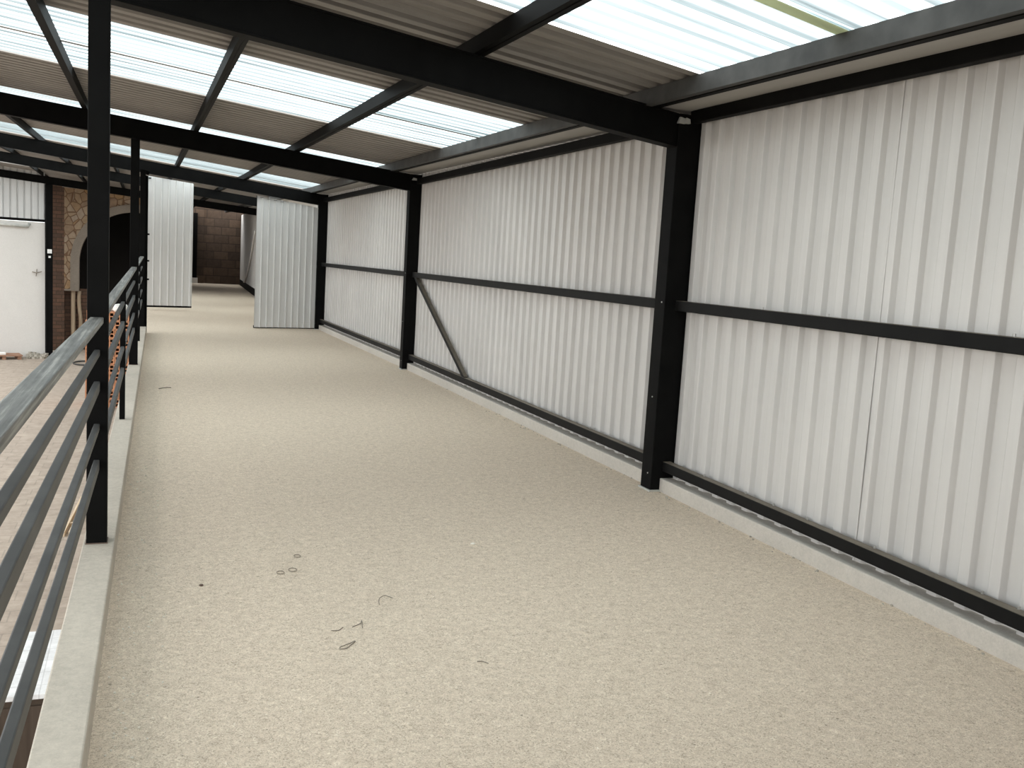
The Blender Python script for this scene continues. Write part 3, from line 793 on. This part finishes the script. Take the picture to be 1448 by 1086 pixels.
# ---- bits on the walkway floor
def scrap(pts, r, label, mat=WIRE, closed=False, n=14):
    P = [Vector(p) for p in pts]; out = []
    if closed: out = P
    else:
        for i in range(n + 1):
            u = i / n * (len(P) - 1); k = min(int(u), len(P) - 2); f = u - k
            p0 = P[max(k - 1, 0)]; p1 = P[k]; p2 = P[k + 1]; p3 = P[min(k + 2, len(P) - 1)]
            out.append(.5 * ((2 * p1) + (p2 - p0) * f + (2 * p0 - 5 * p1 + 4 * p2 - p3) * f * f + (3 * p1 - p0 - 3 * p2 + p3) * f ** 3))
    return tag(MB().tube(out, r, 6, closed).build('wire_scrap', mat, smooth=True), label, 'wire scrap', kind='thing')
g = .003
scrap([(1.035, 4.16, g), (1.05, 4.225, g + .004), (1.085, 4.26, g + .004), (1.115, 4.235, g)], .0016, 'bent wire scrap arching alone in the middle of the walkway floor')
scrap([(.76, 3.70, g), (.79, 3.70, g), (.815, 3.73, g), (.842, 3.765, g), (.81, 3.745, g), (.765, 3.715, g)], .0016, 'folded hairpin of wire on the floor, the largest of three bits together')
scrap([(.765, 3.90, g), (.795, 3.895, g), (.82, 3.925, g)], .0016, 'short curved wire scrap just behind the folded hairpin')
scrap([(.86, 3.92, g), (.9, 3.95, g), (.915, 3.985, g), (.9, 3.90, g)], .0016, 'hooked wire scrap beside the folded hairpin')
scrap([(1.275, 3.455, g), (1.295, 3.45, g), (1.313, 3.425, g)], .0016, 'short straight wire scrap, the one closest to the viewpoint')
scrap([(.17, 11.2, g), (.23, 11.28, g), (.30, 11.3, g)], .007, 'dark twig of wire near the foot of the parapet')
for (cx_, cy_, r, lab) in ((.655, 4.70, .018, 'small wire ring on the floor, one of a close pair, nearer the railing'), (.72, 4.73, .02, 'small wire ring on the floor, one of a close pair, nearer the cladding'), (.775, 4.95, .017, 'small wire ring lying just behind the close pair of rings')):
    scrap([(cx_ + r * math.cos(2 * PI * i / 16), cy_ + 1.4 * r * math.sin(2 * PI * i / 16), g) for i in range(16)], .0016, lab, WIRE, True)
def stone(x, y, r, name, mat, label, cat):
    bm = bmesh.new(); bmesh.ops.create_icosphere(bm, subdivisions=2, radius=r)
    for v in bm.verts: v.co = Vector((v.co.x * 1.2, v.co.y * .9, v.co.z * .6)) * random.uniform(.88, 1.1)
    me = bpy.data.meshes.new(name); bm.to_mesh(me); bm.free(); me.materials.append(mat)
    o = bpy.data.objects.new(name, me); COL.objects.link(o); o.location = (x, y, r * .5); return tag(o, label, cat, kind='thing')
stone(1.773, 4.99, .012, 'pebble', PEBBLE, 'single white pebble in the middle of the walkway floor', 'pebble')
stone(.27, 4.58, .009, 'stone_chip', RUSTY, 'dark brown chip on the floor a little in from the parapet', 'stone chip')
m = MB(); rr = random.Random(11)
for k in range(150):
    y = 2.0 + 5.5 * rr.random() ** 1.6; x = parx(y) + .03 + abs(rr.gauss(0, .09)); r = rr.uniform(.002, .0055)
    vs = [(x + r * math.cos(a) * rr.uniform(.7, 1.2), y + r * math.sin(a) * rr.uniform(.7, 1.2), r * .6 + dz * r) for dz in (-.6, .6) for a in (0, 1.3, 2.5, 3.8, 5)]
    m.add(vs, [(0, 1, 2, 3, 4), (9, 8, 7, 6, 5)] + [(i, (i + 1) % 5, 5 + (i + 1) % 5, 5 + i) for i in range(5)])
tag(m.build('gravel', PEBBLE), 'scattered pale grit along the foot of the parapet', 'gravel', kind='stuff')
m = MB(); rr = random.Random(12)
for k in range(90):
    y = 2.4 + 10 * rr.random(); x = xf(y) + .07 - abs(rr.gauss(0, .03)); r = rr.uniform(.003, .007)
    vs = [(x + r * math.cos(a) * rr.uniform(.7, 1.2), y + 1.5 * r * math.sin(a) * rr.uniform(.7, 1.2), r * .6 + dz * r) for dz in (-.6, .6) for a in (0, 1.3, 2.5, 3.8, 5)]
    m.add(vs, [(0, 1, 2, 3, 4), (9, 8, 7, 6, 5)] + [(i, (i + 1) % 5, 5 + (i + 1) % 5, 5 + i) for i in range(5)])
tag(m.build('gravel', RUBBLE), 'mortar crumbs along the foot of the kerb', 'gravel', kind='stuff')

# ------------------------------------------------------------------ light: overcast sky
w = bpy.data.worlds.new('overcast'); scene.world = w; w.use_nodes = True
nt = w.node_tree; bg = nt.nodes['Background']
tc = nt.nodes.new('ShaderNodeTexCoord'); sp = nt.nodes.new('ShaderNodeSeparateXYZ'); nt.links.new(tc.outputs['Generated'], sp.inputs[0])
rp = nt.nodes.new('ShaderNodeValToRGB'); e = rp.color_ramp.elements
mr = nt.nodes.new('ShaderNodeMapRange'); mr.inputs[1].default_value = -1; nt.links.new(sp.outputs['Z'], mr.inputs[0]); nt.links.new(mr.outputs[0], rp.inputs[0])
e[0].position = .0; e[0].color = (.25, .235, .215, 1)
e[1].position = 1.; e[1].color = (.97, .99, 1., 1)
x = e.new(.49); x.color = (.27, .255, .235, 1)
x = e.new(.51); x.color = (.74, .745, .75, 1)
nt.links.new(rp.outputs[0], bg.inputs['Color']); bg.inputs['Strength'].default_value = 4.45

# ------------------------------------------------------------------ camera
F = 1344.449; yaw, pitch, roll = .3735038, .1239268, .0597498
f = Vector((math.sin(yaw) * math.cos(pitch), math.cos(yaw) * math.cos(pitch), -math.sin(pitch)))
r = Vector((math.cos(yaw), -math.sin(yaw), 0)); u = r.cross(f)
c_, s_ = math.cos(roll), math.sin(roll)
r2, u2 = c_ * r + s_ * u, -s_ * r + c_ * u
cam = bpy.data.cameras.new('camera'); co = bpy.data.objects.new('camera', cam); COL.objects.link(co)
M = Matrix((r2, u2, -f)).transposed().to_4x4(); M.translation = Vector((0, 0, 1.6)); co.matrix_world = M
cam.sensor_fit = 'HORIZONTAL'; cam.sensor_width = 36; cam.lens = F * 36 / 1448; cam.clip_start = .05; cam.clip_end = 300
scene.camera = co

vs = scene.view_settings
vs.view_transform = 'Standard'; vs.look = 'None'; vs.gamma = 1; vs.exposure = 0; vs.use_curve_mapping = False
scene.cycles.use_denoising = True
scene.cycles.max_bounces = 10; scene.cycles.diffuse_bounces = 6; scene.cycles.transparent_max_bounces = 12
